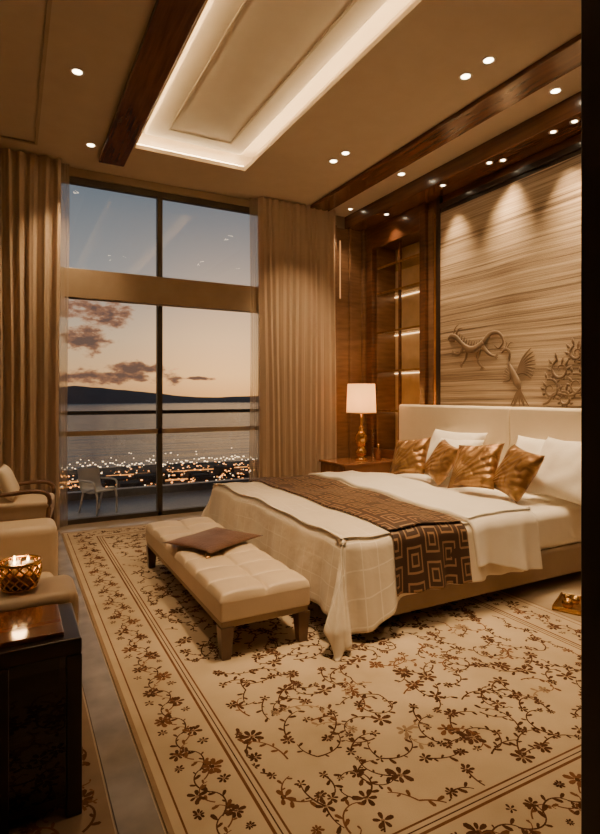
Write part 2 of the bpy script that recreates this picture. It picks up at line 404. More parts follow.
M['city'] = emis('city_light_amber', (1, .34, .08), 4.2)
M['city2'] = emis('city_light_white', (1, .66, .36), 4.5)
def lights(name, cnt, fn, mat):
    l = []
    for i in range(cnt):
        x, y, s = fn(i); z = SEA + random.uniform(2, 7)
        l.append((x - s, x + s, y - s, y + s, z, z + s * 1.2))
    return boxes(name, l, mat, city)
lights('street_lights', 950, lambda i: (-120 + 480 * random.random() ** 1.15, random.choice((336, 345, 356, 370, 385, 402, 420)) + random.gauss(0, 3), random.uniform(.15, .62)), M['city'])
lights('window_lights', 160, lambda i: (random.uniform(-120, 360), 330 + 110 * random.random() ** 1.2, random.uniform(.2, .5)), M['city2'])
lights('waterfront_lights', 210, lambda i: (-60 + i * 1.9, 455 + 14 * math.sin(i * .019 + 1) + random.uniform(-2, 2), random.uniform(.35, .7)), M['city2'])
lights('harbour_lights', 46, lambda i: (random.uniform(-100, 420), random.uniform(490, 530), .42), M['city2'])
boxes('lit_promenade', [(-100, 60, 340, 343, SEA + 3, SEA + 3.6), (10, 130, 368, 371, SEA + 3, SEA + 3.6), (-60, 50, 391, 394, SEA + 3, SEA + 3.6), (60, 220, 408, 411, SEA + 3, SEA + 3.5)], emis('promenade_glow', (1, .36, .09), 1.5), city)

# ------------------------------------------------------------ curtains
def curtain(name, x0, x1, y, z0, z1, mat, wl=.13, amp=.05, seed=0):
    n = int((x1 - x0) / .009); nz = 10
    def fn(a, b):
        x = x0 + (x1 - x0) * a; z = z0 + (z1 - z0) * b
        ph = x / wl * 2 * pi + 1.4 * noise.noise(Vector((x * 2.3 + seed, z * .12, 0))) * 2
        sn = math.sin(ph); sn = math.copysign(abs(sn) ** .7, sn)
        d = amp * (.75 + .5 * noise.noise(Vector((x * 3 + seed, 5, 0)))) * sn + .012 * math.sin(ph * 2.3 + z * .5)
        d *= (.75 + .25 * (1 - b))
        return (x + .012 * math.sin(z * 1.1 + x * 6), y + d, z)
    return grid(name, n, nz, fn, mat)
curtain('curtain', XW + .1, .50, 6.97, .02, H - .02, M['curtain'], .12, .05, 3)
curtain('curtain', 3.06, 4.34, 6.97, .02, H - .02, M['curtain'], .105, .045, 11)
curtain('sheer_curtain', .36, .60, 7.08, .02, H - .02, M['sheer'], .07, .012, 5)
curtain('sheer_curtain', 2.96, 3.2, 7.08, .02, H - .02, M['sheer'], .07, .012, 8)

# ------------------------------------------------------------ niche shelves
r = root('display_shelf')
M['nback'] = pbr('niche_back_panel', (.66, .51, .33), (.52, .39, .24), .3)
box('back_panel', 5.36, 5.39, 5.80, 6.89, .76, 3.89, M['nback'], r)
box('side_panel', 5.01, 5.36, 6.865, 6.885, .76, 3.89, M['wood2'], r)
zs = [1.35, 1.95, 2.55, 3.15, 3.55]
boxes('shelf_boards', [(5.03, 5.355, 5.80, 6.86, z, z + .018) for z in zs], M['glass2'], r)
boxes('shelf_edges', [(5.01, 5.03, 5.80, 6.86, z - .004, z + .024) for z in zs], M['goldd'], r)
boxes('shelf_leds', [(5.34, 5.355, 5.82, 6.86, z - .02, z - .006) for z in zs[:4]] + [(5.015, 5.03, 5.80, 5.815, .8, 3.6)], M['led2'], r)
box('divider', 5.02, 5.05, 6.32, 6.36, .76, 3.89, M['wood'], r)

# ------------------------------------------------------------ reliefs carved on the panel
parts = []
FL = .34
YO, ZO, SC = 0, 0, 1.0
def limb(P, R):
    P = [(YO + (y - YO) * SC, ZO + (z - ZO) * SC) for y, z in P]; R = [q * SC for q in R]
    sp = spline([(0, y, z) for y, z in P], 5); n = len(sp); k = len(R) - 1
    rr = []
    for i in range(n):
        t = i / (n - 1) * k; a = min(int(t), k - 1); rr.append(R[a] + (R[a + 1] - R[a]) * (t - a))
    v, f = tubegeo(sp, rr, 10)
    v = [Vector((4.9545 - rr[i // 10] * FL + q.x * FL, q.y, q.z)) for i, q in enumerate(v)]
    parts.append((v, f))
YO, ZO, SC = 4.80, 2.15, 1.10
limb([(5.22, 2.30), (5.16, 2.33), (5.08, 2.31), (4.99, 2.23), (4.88, 2.16), (4.77, 2.16), (4.67, 2.22)], [.010, .028, .030, .024, .042, .044, .030])
limb([(4.67, 2.22), (4.58, 2.30), (4.47, 2.30), (4.41, 2.21), (4.47, 2.14), (4.53, 2.18)], [.030, .024, .018, .013, .010, .005])
limb([(5.21, 2.285), (5.15, 2.27), (5.10, 2.27)], [.006, .014, .012])
limb([(5.10, 2.33), (5.05, 2.40), (4.99, 2.41)], [.012, .010, .003])
limb([(5.13, 2.34), (5.10, 2.42), (5.04, 2.46)], [.010, .008, .003])
def foot(y, z, a0):
    for k in range(4):
        a = a0 + (k - 1.5) * .5
        limb([(y, z), (y + .045 * math.cos(a), z + .045 * math.sin(a))], [.010, .004])
limb([(4.96, 2.20), (5.03, 2.12), (5.12, 2.13)], [.024, .016, .011]); foot(5.12, 2.13, .2)
limb([(4.92, 2.18), (4.93, 2.07), (4.99, 2.0)], [.024, .016, .011]); foot(4.99, 2.0, -.6)
limb([(4.73, 2.15), (4.76, 2.03), (4.70, 1.96)], [.028, .018, .011]); foot(4.70, 1.96, -1.8)
limb([(4.69, 2.18), (4.60, 2.09), (4.52, 2.06)], [.028, .018, .011]); foot(4.52, 2.06, 3.3)
for i in range(14):
    t = i / 13; y = 5.08 - .48 * t; z = 2.335 - .13 * math.sin(t * 2.6)
    limb([(y, z - .01), (y - .018, z + .045)], [.012, .003])
merge('dragon_relief', parts, M['relief'])
parts = []
by, bz = 4.20, 1.78
YO, ZO, SC = by, 1.6, 1.0
limb([(by + .20, bz + .30), (by + .14, bz + .34), (by + .08, bz + .30), (by + .09, bz + .18), (by + .04, bz + .08), (by - .03, bz - .04), (by - .06, bz - .12)], [.006, .020, .018, .017, .040, .046, .02])
limb([(by + .12, bz + .35), (by + .07, bz + .41), (by + .02, bz + .40)], [.008, .007, .003])
limb([(by + .14, bz + .35), (by + .12, bz + .43)], [.008, .003])
for k in range(9):
    a = .7 + k * .16; L = .32 - .012 * k
    limb([(by, bz + .04), (by - math.sin(a) * L * .5, bz + .06 + math.cos(a) * L * .5 + .05), (by - math.sin(a) * L, bz + .05 + math.cos(a) * L + .04)], [.010, .017, .004])
for k in range(6):
    a = .8 + k * .18; L = .19
    limb([(by + .05, bz + .04), (by + math.sin(a) * L * .5, bz + math.cos(a) * L * .5), (by + math.sin(a) * L, bz + math.cos(a) * L)], [.010, .015, .004])
for k in range(7):
    a = -.5 + k * .17
    limb([(by - .05, bz - .1), (by - .05 + math.sin(a) * .12, bz - .2), (by - .05 + math.sin(a) * .26 + .02 * math.sin(k * 2), bz - .30)], [.010, .014, .004])
merge('bird_relief', parts, M['relief'])
YO, ZO, SC = 3.5, 1.5, 1.0
def swirl(y, z, R, turns, s, w=.013):
    P = []
    for i in range(14):
        t = i / 13; a = t * turns * 2 * pi * s + 1.2; rr = R * (1 - .8 * t)
        P.append((y + rr * math.cos(a), z + rr * math.sin(a)))
    limb(P, [w, w * 1.3, w, w * .6, w * .4])
    for i in range(0, 10):
        p = P[i]; dy, dz = p[0] - y, p[1] - z; l = math.hypot(dy, dz) or 1
        limb([p, (p[0] + dy / l * .035, p[1] + dz / l * .035 + .01), (p[0] + dy / l * .065, p[1] + dz / l * .055 + .03)], [.006, .017, .003])
parts = []
for (y, z, R, s) in ((3.76, 1.66, .11, 1), (3.64, 1.86, .11, -1), (3.46, 1.70, .12, 1), (3.3, 1.92, .12, -1), (3.60, 1.56, .08, 1), (3.46, 2.02, .08, -1), (3.12, 1.7, .13, 1)):
    swirl(y, z, R, 1.3, s)
limb([(3.85, 1.50), (3.78, 1.53), (3.7, 1.62), (3.5, 1.6), (3.3, 1.74), (3.1, 1.6)], [.01, .016, .014, .016, .012, .008])
merge('foliage_relief', parts, M['relief'])
random.seed(11)

# ------------------------------------------------------------ bed
r = root('bed')
hb = [(4.77, 4.90, 2.25, 4.135), (4.77, 4.90, 4.145, 6.05)]
for i, (a, b, c, d) in enumerate(hb): box('headboard_panel_%d' % (i + 1), a, b, c, d, .1, 1.47, M['head'], r, .035, 4)
box('headboard_back', 4.84, 4.93, 2.2, 6.1, 0, 1.44, M['bedframe'], r, .01)
box('platform', 2.12, 4.8, 2.95, 5.42, .09, .33, M['bedframe'], r, .03, 3)
boxes('plinth', [(2.3, 4.7, 3.15, 5.22, FZ, .1)], M['dark'], r)
boxes('feet', [(2.2, 2.3, 3.02, 3.12, FZ, .1), (2.2, 2.3, 5.25, 5.35, FZ, .1), (4.6, 4.7, 3.0, 3.1, 0, .1)], M['dark'], r)
box('mattress', 2.05, 4.8, 2.96, 5.40, .32, .64, M['linen'], r, .07, 4)
x0b, y0b, y1b = 1.86, 2.93, 5.43
def drape(a, oy, b, lift, wr=1.0, zt=.655, fold=1.0):
    ox = max(0, x0b - a); o = Vector((-ox, oy)); m = (abs(ox) ** 3 + abs(oy) ** 3) ** (1 / 3)
    bx = max(a, x0b); by = b
    R = .07 + lift
    if m > 1e-6:
        d = o.normalized() if o.length > 0 else Vector((0, 0))
        if m < R * pi / 2:
            hz = R * math.sin(m / R); dr = R * (1 - math.cos(m / R))
        else:
            e = m - R * pi / 2; hz = R + .10 * e; dr = R + .99 * e
        if abs(oy) > ox: s = a * 1.0
        else: s = b
        if ox > 0 and abs(oy) > 0: s = math.atan2(abs(oy), ox) * .45 + 1
        k = min(1, dr / .5) ** 1.2
        sideonly = 1 if abs(oy) > ox else .4
        hz += sideonly * fold * k * (.030 * math.sin(s * 15 + 1) + .02 * math.sin(s * 31 + 2)) + fold * k * .015
        if ox > .02 and abs(oy) > .02: hz += .13 * k * min(1, ox * 4) * min(1, abs(oy) * 4)
        x = bx + d.x * (hz - .07); y = by + d.y * (hz - .07); z = zt + lift - dr
    else: x, y, z = bx, by, zt + lift
    edge = min(1, max(0, min(by - y0b, y1b - by)) / .3)
    w = noise.noise(Vector((x * 2.2, y * 2.2, 1))) * .028 + noise.noise(Vector((x * 6, y * 3.5, 4))) * .012
    z += wr * w + .025 * edge
    return (x, y, max(z, .018 + lift * .3))
def cloth(name, a0, a1, Ln, Lf, lift, mat, wr=1, nu=60, thick=.012, fold=1.0, a1f=None):
    nt_ = 150
    Wd = y1b - y0b
    def pm(u, v):
        if v < .25: t = 1 - v / .25; return (y0b, -t)
        if v > .75: return (y1b, (v - .75) / .25)
        return (y0b + Wd * (v - .25) / .5, 0)
    def AA(u, v):
        b, t = pm(u, v); e = a1
        if a1f: e = a1f(b, t)
        return a0 + (e - a0) * u
    def fn(u, v):
        a = AA(u, v); b, t = pm(u, v)
        oy = t * (Ln(a) if t < 0 else Lf)
        return drape(a, oy, b, lift, wr, fold=fold)
    def uvf(u, v):
        a = AA(u, v); b, t = pm(u, v); return (a, b + t * .45)
    return grid(name, nu, nt_, fn, mat, r, uvf, thick)
def sm(x, a, b): t = min(1, max(0, (x - a) / (b - a))); return t * t * (3 - 2 * t)
cloth('duvet', x0b - .54, 3.45, lambda a: .66 - .2 * sm(a, 1.88, 2.45), .5, 0.012, M['duvet'], 1, 90)
cloth('duvet_fold', 2.98, 3.62, lambda a: .40 + .12 * sm(a, 3.0, 3.6), .4, .045, M['linen'], 1, 30, .03, .8, a1f=lambda b, t: 3.62 + .06 * math.sin(b * 3))
cloth('bed_runner', 2.26, 2.92, lambda a: .48, .42, .03, M['runner'], 1, 30, .008)
def pl(name, w, h, t, mat, u, tilt, yaw, roll, seed): return pillow(name, w, h, t, mat, lean(u, tilt, yaw, roll), None, 24, seed)
pl('white_pillow', .85, .56, .22, M['linen'], (4.56, 4.78, .93), 28, 0, 0, 1)
pl('white_pillow', .85, .56, .22, M['linen'], (4.56, 3.52, .93), 28, 0, 0, 2)
pl('white_pillow', .62, .50, .2, M['linen'], (4.32, 4.50, .90), 34, 3, 2, 3)
pl('white_pillow', .70, .60, .22, M['linen'], (4.32, 3.12, .94), 32, -4, -2, 4)
pl('gold_cushion', .47, .47, .17, M['goldp'], (4.00, 4.86, .90), 32, 14, 9, 5)
pl('gold_cushion', .45, .45, .17, M['goldp'], (4.05, 4.40, .89), 30, -16, -10, 6)
pl('gold_cushion', .50, .50, .18, M['goldp'], (3.97, 3.84, .91), 34, 10, 7, 7)
pl('gold_cushion', .48, .48, .18, M['goldp'], (4.03, 3.42, .90), 30, -14, -8, 8)

# ------------------------------------------------------------ bench
r = root('bed_bench')
bx0, bx1, by0, by1 = 1.09, 1.70, 3.05, 5.1
def seat(a, b):
    x = bx0 + (bx1 - bx0) * a; y = by0 + (by1 - by0) * b
    e = min(a, 1 - a) * (bx1 - bx0); e2 = min(b, 1 - b) * (by1 - by0); ed = min(e, e2)
    z = .418
    if ed < .03: z -= .03 - math.sqrt(max(0, .03 ** 2 - (.03 - ed) ** 2))
    fa = abs(math.sin(pi * a * 2)); fb = abs(math.sin(pi * b * 8))
    z += .038 * (min(fa, 1) ** .25) * (fb ** .25) - .024
    return (x, y, z)
grid('tufted_seat', 60, 240, seat, M['cream'], r)
box('seat_cushion', bx0, bx1, by0, by1, .245, .375, M['cream'], r, .015, 3)
box('apron', bx0 + .012, bx1 - .012, by0 + .012, by1 - .012, .205, .25, M['bedframe'], r, .006)
k = 1
M['blegs'] = pbr('bench_leg_wood', (.15, .085, .048), (.09, .05, .028), .35, coat=.2)
for lx in (bx0 + .045, bx1 - .045):
    for ly in (by0 + .045, by1 - .045):
        frustum('leg_%d' % k, lx, ly, FZ, .21, .055, .085, M['blegs'], r); k += 1
mt = Matrix.Translation((1.41, 4.10, .462)) @ Matrix.Rotation(math.radians(28), 4, 'Z')
pc = pillow('bench_cushion', .62, .52, .045, M['brownp'], mt, None, 24, 9)
tas = root('cushion_tassel', (1.24, 3.79, .435), 0)
tp = [tubegeo([(0, 0, .006), (-.015 + .008 * i, -.07, .004 + .002 * (i % 2))], .004, 6) for i in range(5)]
merge('threads', tp, M['goldd'], tas); lathe('knot', [(0, -.012), (.011, -.006), (.011, .006), (0, .012)], (0, 0, .01), M['goldd'], tas, 12)

# ------------------------------------------------------------ nightstand + lamp
r = root('nightstand')
nx0, nx1, ny0, ny1 = 3.98, 4.92, 6.2, 6.86
M['nwood'] = pbr('nightstand_wood', (.32, .14, .06), (.19, .075, .032), .2, scale=(2, 10, 2), coat=.5)
box('top', nx0 - .02, nx1, ny0 - .01, ny1 + .01, .625, .66, M['nwood'], r, .006)
box('carcass', nx0 + .01, nx1, ny0, ny1, .08, .625, M['nwood'], r, .004)
for i, (a, b) in enumerate(((.11, .35), (.37, .605))):
    box('drawer_%d' % (i + 1), nx0 - .008, nx0 + .01, ny0 + .03, ny1 - .03, a, b, M['nwood'], r, .005)
    lathe('knob_%d' % (i + 1), [(0, -.015), (.014, -.01), (.014, .01), (0, .015)], (nx0 - .02, (ny0 + ny1) / 2, (a + b) / 2), M['gold'], r, 14)
boxes('feet', [(nx0 + .03, nx0 + .09, ny0 + .03, ny0 + .09, 0, .08), (nx0 + .03, nx0 + .09, ny1 - .09, ny1 - .03, 0, .08), (nx1 - .1, nx1 - .04, ny0 + .03, ny0 + .09, 0, .08), (nx1 - .1, nx1 - .04, ny1 - .09, ny1 - .03, 0, .08)], M['dark'], r)
lc = (4.46, 6.5, .66)
r = root('table_lamp')
prof = [(0, 0), (.09, 0), (.09, .02), (.06, .035), (.045, .05), (.06, .08), (.075, .12), (.05, .16), (.035, .18), (.055, .21), (.07, .26), (.078, .31), (.07, .36), (.045, .41), (.028, .43), (.04, .45), (.04, .47), (.018, .49), (.014, .56), (.014, .70), (0, .72)]
lb = lathe('base', prof, lc, M['gold'], r, 36)
for v in lb.data.vertices:
    dx, dy = v.co.x - lc[0], v.co.y - lc[1]; zz = v.co.z - lc[2]
    if .06 < zz < .42:
        s = 1.12 + .10 * math.cos(math.atan2(dy, dx) * 9 + zz * 25); v.co.x = lc[0] + dx * s; v.co.y = lc[1] + dy * s
lathe('shade', [(.215, .68), (.198, 1.10), (.194, 1.10), (.211, .68)], lc, M['shade'], r, 48)
lathe('shade_trim', [(.218, .672), (.218, .69), (.212, .69), (.212, .672), (.218, .672)], lc, M['goldd'], r, 48)
lathe('bulb', [(0, .78), (.03, .80), (.035, .85), (.02, .90), (0, .91)], lc, emis('bulb', WARM, 12), r, 16)
l = bpy.data.lights.new('lamp_light', 'POINT'); l.energy = 15; l.color = (1, .60, .28); l.shadow_soft_size = .06
lo = bpy.data.objects.new('lamp_light', l); lo.location = (lc[0], lc[1], lc[2] + .98); COL.objects.link(lo); lo.parent = r
r = root('perfume_bottle')
lathe('body', [(0, 0), (.035, 0), (.04, .02), (.04, .13), (.02, .16), (.014, .18)], (4.66, 6.36, .66), M['copper'], r, 20)
lathe('stopper', [(.014, .18), (.02, .2), (.016, .23), (0, .24)], (4.66, 6.36, .66), M['gold'], r, 16)
r = root('bud_vase')
lathe('body', [(0, 0), (.03, 0), (.02, .05), (.016, .2), (.022, .36), (.026, .42), (.02, .42)], (4.74, 6.6, .66), M['glass2'], r, 20)

# ------------------------------------------------------------ gold tray on the floor
r = root('gold_tray', (3.74, 2.66, 0), .45)
box('base', -.17, .17, -.10, .10, 0, .012, M['goldd'], r, .003)
boxes('rim', [(-.17, .17, -.10, -.09, .012, .035), (-.17, .17, .09, .10, .012, .035), (-.17, -.16, -.09, .09, .012, .035), (.16, .17, -.09, .09, .012, .035)], M['gold'], r, .002)
for k, (cx, cy, s) in enumerate(((-.07, .01, 1), (.05, -.02, .85), (.1, .045, .6))):
    lathe('votive_%d' % (k + 1), [(0, 0), (.03 * s, 0), (.042 * s, .03 * s), (.036 * s, .055 * s), (.03 * s, .055 * s), (.03 * s, .02 * s), (0, .02 * s)], (cx, cy, .012), M['gold'], r, 20)

# ------------------------------------------------------------ armchair near + candle holder + side table
r = root('lounge_armchair')
box('arm_right', -.75, .27, 2.63, 2.94, .1, .715, M['cream'], r, .045, 4)
box('arm_left', -.75, .27, 3.88, 4.20, .1, .75, M['cream'], r, .06, 4)
box('back', -1.05, -.70, 2.63, 4.20, .1, .98, M['cream'], r, .07, 4)
box('seat_cushion', -.72, .24, 2.95, 3.87, .3, .47, M['cream'], r, .05, 4)
box('seat_base', -.75, .2, 2.9, 3.9, .1, .3, M['cream'], r, .02)
boxes('feet', [(.15, .21, 2.68, 2.74, FZ, .11), (.15, .21, 4.02, 4.08, FZ, .11), (-1.0, -.94, 2.68, 2.74, FZ, .11), (-1.0, -.94, 4.02, 4.08, FZ, .11)], M['dark'], r)
r = root('candle_holder')
bc = (.03, 2.785, .717)
def bask(rot):
    P = []
    for i in range(14):
        pts = []
        for j in range(7):
            t = j / 6; a = 2 * pi * i / 14 + rot * t * 1.3; rr = .068 + .022 * math.sin(t * 2.2)
            pts.append((bc[0] + rr * math.cos(a), bc[1] + rr * math.sin(a), bc[2] + .006 + .115 * t))
        P.append(tubegeo(pts, .005, 6))
    return P
merge('weave', bask(1) + bask(-1), M['gold'], r)
lathe('liner', [(0, .004), (.062, .004), (.075, .05), (.078, .085), (0, .085)], bc, M['goldd'], r, 28)
def ring(rr, z, t): return tubegeo([(bc[0] + rr * math.cos(2 * pi * i / 32), bc[1] + rr * math.sin(2 * pi * i / 32), bc[2] + z) for i in range(33)], t, 8)
merge('rims', [ring(.068, .008, .007), ring(.087, .122, .008)], M['gold'], r)
flame = emis('candle_flame', (1, .6, .22), 22)
for k, (dx, dy) in enumerate(((.035, .0), (-.02, .035), (-.02, -.035))):
    lathe('candle_%d' % (k + 1), [(0, .085), (.024, .085), (.024, .118), (0, .115)], (bc[0] + dx, bc[1] + dy, bc[2]), M['white'], r, 14)
    lathe('flame_%d' % (k + 1), [(0, .118), (.005, .124), (.0055, .131), (0, .146)], (bc[0] + dx, bc[1] + dy, bc[2]), flame, r, 10)
l = bpy.data.lights.new('candle_light', 'POINT'); l.energy = 1.6; l.color = (1, .55, .22); l.shadow_soft_size = .03
lo = bpy.data.objects.new('candle_light', l); lo.location = (bc[0], bc[1], bc[2] + .17); COL.objects.link(lo); lo.parent = r
r = root('console_table')
ax0, ax1, ay0, ay1 = -.85, .235, 2.2, 2.6
box('top_inlay', ax0 + .05, ax1 - .06, ay0 + .04, ay1 - .04, .675, .70, M['copper'], r, .004)
box('top_frame', ax0, ax1, ay0, ay1, .62, .682, M['dark'], r, .008)
boxes('posts', [(ax1 - .055, ax1, ay0, ay0 + .055, FZ, .62), (ax1 - .055, ax1, ay1 - .055, ay1, FZ, .62), (ax0, ax0 + .055, ay0, ay0 + .055, FZ, .62), (ax0, ax0 + .055, ay1 - .055, ay1, FZ, .62), (-.05, -.01, ay0, ay0 + .04, FZ, .62)], M['dark'], r, .004)
boxes('shelves', [(ax0 + .02, ax1 - .02, ay0 + .02, ay1 - .02, .06, .09), (ax0 + .02, ax1 - .02, ay0 + .02, ay1 - .02, .33, .35)], M['dark'], r)
box('back_panel', ax0 + .03, ax1 - .03, ay1 - .03, ay1 - .015, .06, .62, M['dark'], r)
box('glass_front', ax0 + .05, ax1 - .05, ay0 + .015, ay0 + .02, .09, .62, M['glass3'], r)

# ------------------------------------------------------------ far wooden armchair
CX, CY = .02, 6.38
r = root('wooden_armchair', (CX, CY, FZ + .001), -.12)
M['chw'] = pbr('chair_wood', (.2, .1, .05), (.12, .055, .025), .35, coat=.3)
P = []
for sy in (-.33, .33):
    P.append(tubegeo(spline([(.36, sy, 0), (.34, sy, .3), (.35, sy, .56), (.2, sy, .62), (-.1, sy, .6), (-.36, sy, .64)]), .022))
    P.append(tubegeo(spline([(-.42, sy, 0), (-.34, sy, .35), (-.38, sy, .65), (-.46, sy, .9)]), .022))
    P.append(tubegeo([(.34, sy, .3), (-.35, sy, .3)], .02))
P.append(tubegeo([(.34, -.33, .3), (.34, .33, .3)], .02)); P.append(tubegeo([(-.46, -.33, .9), (-.46, .33, .9)], .024))
P.append(tubegeo([(-.35, -.33, .3), (-.35, .33, .3)], .02))
merge('frame', P, M['chw'], r)
box('seat_cushion', -.33, .37, -.305, .305, .32, .50, M['cream'], r, .04, 4)
bk = box('back_cushion', -.06, .06, -.3, .3, 0, .5, M['cream'], r, .04, 4); bk.location = (-.31, 0, .46); bk.rotation_euler = (0, -.2, 0)
pw = pillow('accent_cushion', .46, .36, .14, M['head'], Matrix.Identity(4), None, 16, 4)
pw.matrix_world = Matrix.Translation((CX, CY, 0)) @ Matrix.Rotation(-.12, 4, 'Z') @ Matrix.Translation((-.06, -.02, .70)) @ Matrix.Rotation(pi, 4, 'Z') @ lean((0, 0, 0), 22)

# ------------------------------------------------------------ rug
RX0, RX1, RY0, RY1 = .5, 3.52, 1.18, 6.78
M['rug'] = pbr('rug_wool', (.60, .475, .325), (.46, .355, .23), .95, nscale=.5, bump=.3, bscale=300, spec=.1)
M['rb'] = pbr('rug_brown', (.06, .027, .014), (.11, .05, .026), .95, nscale=3, spec=.1)
M['rr'] = pbr('rug_rust', (.19, .088, .04), (.14, .06, .028), .95, nscale=3, spec=.1)
M['rt'] = pbr('rug_tan', (.32, .215, .13), (.27, .18, .105), .95, nscale=3, spec=.1)
V = []; F = []; MI = []
def rbox(x0, x1, y0, y1, z0, z1, mi):
    k = len(V); V.extend([(x0, y0, z0), (x1, y0, z0), (x1, y1, z0), (x0, y1, z0), (x0, y0, z1), (x1, y0, z1), (x1, y1, z1), (x0, y1, z1)])
    F.extend([tuple(i + k for i in q) for q in BF]); MI.extend([mi] * 6)
rbox(RX0, RX1, RY0, RY1, .0005, .012, 0)
lay = [0]
def poly(pts, mi):
    lay[0] = (lay[0] + 1) % 40
    z = .0124 + lay[0] * .00002; k = len(V); V.extend([(x, y, z) for x, y in pts]); F.append(tuple(range(k, k + len(pts)))); MI.append(mi)
inb = [RX0, RX1, RY0, RY1]
def ell(cx, cy, a, b, an, mi, n=9, point=0):
    P = []
    for i in range(n):
        t = 2 * pi * i / n; x = a * math.cos(t); y = b * math.sin(t) * (1 - point * math.cos(t))
        P.append((cx + x * math.cos(an) - y * math.sin(an), cy + x * math.sin(an) + y * math.cos(an)))
    if all(inb[0] < p[0] < inb[1] and inb[2] < p[1] < inb[3] for p in P): poly(P, mi)
def flower(cx, cy, R, mi):
    n = random.choice((5, 6, 7, 8)); o = random.random() * 6
    for k in range(n):
        a = o + 2 * pi * k / n; rr = R * random.uniform(.75, 1.2)
        ell(cx + .58 * rr * math.cos(a), cy + .58 * rr * math.sin(a), rr * .42, rr * .21, a + random.uniform(-.2, .2), mi, 8, -.35)
    ell(cx, cy, R * .22, R * .22, 0, 3 if mi == 1 else 1, 7)
def vine(x, y, a, L, curl, w, mi, leaves=True, st=.018):
    n = int(L / st)
    for i in range(n):
        nx = x + st * math.cos(a); ny = y + st * math.sin(a)
        sw = w * (1 - .5 * i / n); px, py = -math.sin(a) * sw, math.cos(a) * sw
        if inb[0] < nx < inb[1] and inb[2] < ny < inb[3] and inb[0] < x < inb[1] and inb[2] < y < inb[3]:
            poly([(x - px, y - py), (nx - px, ny - py), (nx + px, ny + py), (x + px, y + py)], mi)
        if leaves and i % 2 == 1:
            s = 1 if (i // 2) % 2 else -1; la = a + s * random.uniform(.7, 1.1); l = random.uniform(.009, .023)
            ell(nx + l * math.cos(la), ny + l * math.sin(la), l, l * .42, la, mi, 7, -.3)
        a += curl * (1 + 1.4 * i / n); x, y = nx, ny
    return x, y
def frame(ins, w, mi):
    a, b, c, d = RX0 + ins, RX1 - ins, RY0 + ins, RY1 - ins
    for q in (((a, c), (b, c), (b, c + w), (a, c + w)), ((a, d - w), (b, d - w), (b, d), (a, d)), ((a, c + w), (a + w, c + w), (a + w, d - w), (a, d - w)), ((b - w, c + w), (b, c + w), (b, d - w), (b - w, d - w))):
        poly(list(q), mi)
frame(.0, .02, 3); frame(.055, .008, 2); frame(.335, .013, 2); frame(.362, .006, 1); frame(.385, .009, 2)
inb = [RX0 + .07, RX1 - .07, RY0 + .07, RY1 - .07]
def border(xs, ys, dx, dy, L):
    s = 0; k = 0; an = math.atan2(dy, dx)
    while s < L:
        x = xs + dx * s; y = ys + dy * s; sd = 1 if k % 2 else -1
        flower(x - dy * sd * .055, y + dx * sd * .055, random.uniform(.034, .052), 1 if k % 3 else 2)
        flower(x + dy * sd * .075 + dx * .05, y - dx * sd * .075 + dy * .05, random.uniform(.02, .03), 1)
        vine(x, y, an + sd * .8, .24, -sd * .15, .004, 1)
        vine(x + dx * .08, y + dy * .08, an - sd * .9, .17, sd * .18, .0035, 2)
        s += .14; k += 1
border(RX0 + .2, RY0 + .2, 0, 1, RY1 - RY0 - .4); border(RX0 + .3, RY0 + .2, 1, 0, RX1 - RX0 - .5)
border(RX0 + .3, RY1 - .2, 1, 0, RX1 - RX0 - .5); border(RX1 - .2, RY0 + .3, 0, 1, RY1 - RY0 - .5)
inb = [RX0 + .41, RX1 - .41, RY0 + .41, RY1 - .41]
pts = []; tries = 0
while tries < 30000:
    tries += 1
    x = random.uniform(inb[0] + .03, inb[1] - .03); y = random.uniform(inb[2] + .03, inb[3] - .03)
    if x > 2.5 and y > 3.4: continue
    if all((x - p[0]) ** 2 + (y - p[1]) ** 2 > .118 ** 2 for p in pts): pts.append((x, y))
for k, (x, y) in enumerate(pts):
    q = random.random(); mi = 1 if q < .78 else (2 if q < .94 else 3)
    if k % 4 != 2: flower(x, y, random.choice((random.uniform(.024, .036), random.uniform(.040, .060))), mi)
    a = random.random() * 6.28; c = random.choice((-1, 1)) * random.uniform(.05, .15)
    ex, ey = vine(x, y, a, random.uniform(.14, .30), c, .0045, mi)
    if k % 2: flower(ex, ey, random.uniform(.018, .028), 1)
    if k % 3 == 1:
        vine(x, y, a + 2.4, .14, -c, .004, mi)
obj('area_rug', V, F, [M['rug'], M['rb'], M['rr'], M['rt']], None, False, None, MI)
V = []; F = []; MI = []
rbox(XW + .3, .33, 1.0, 6.7, .0005, .012, 0)
inb = [XW + .4, .3, 1.1, 6.6]
for k in range(520):
    x = random.uniform(-.9, .28); y = random.uniform(1.3, 6.5); a = random.random() * 6
    vine(x, y, a, .22, .15, .006, random.choice((1, 2)))
    if k % 3 == 0: flower(x, y, .045, 1)
M['rug2'] = pbr('sitting_rug_wool', (.28, .20, .13), (.21, .145, .095), .95, spec=.1)
obj('sitting_area_rug', V, F, [M['rug2'], M['rb'], M['rr'], M['rt']], None, False, None, MI)
box('trim_12', .34, .49, YS + .1, 6.9, .0005, .010, M['strip'], None, .003)

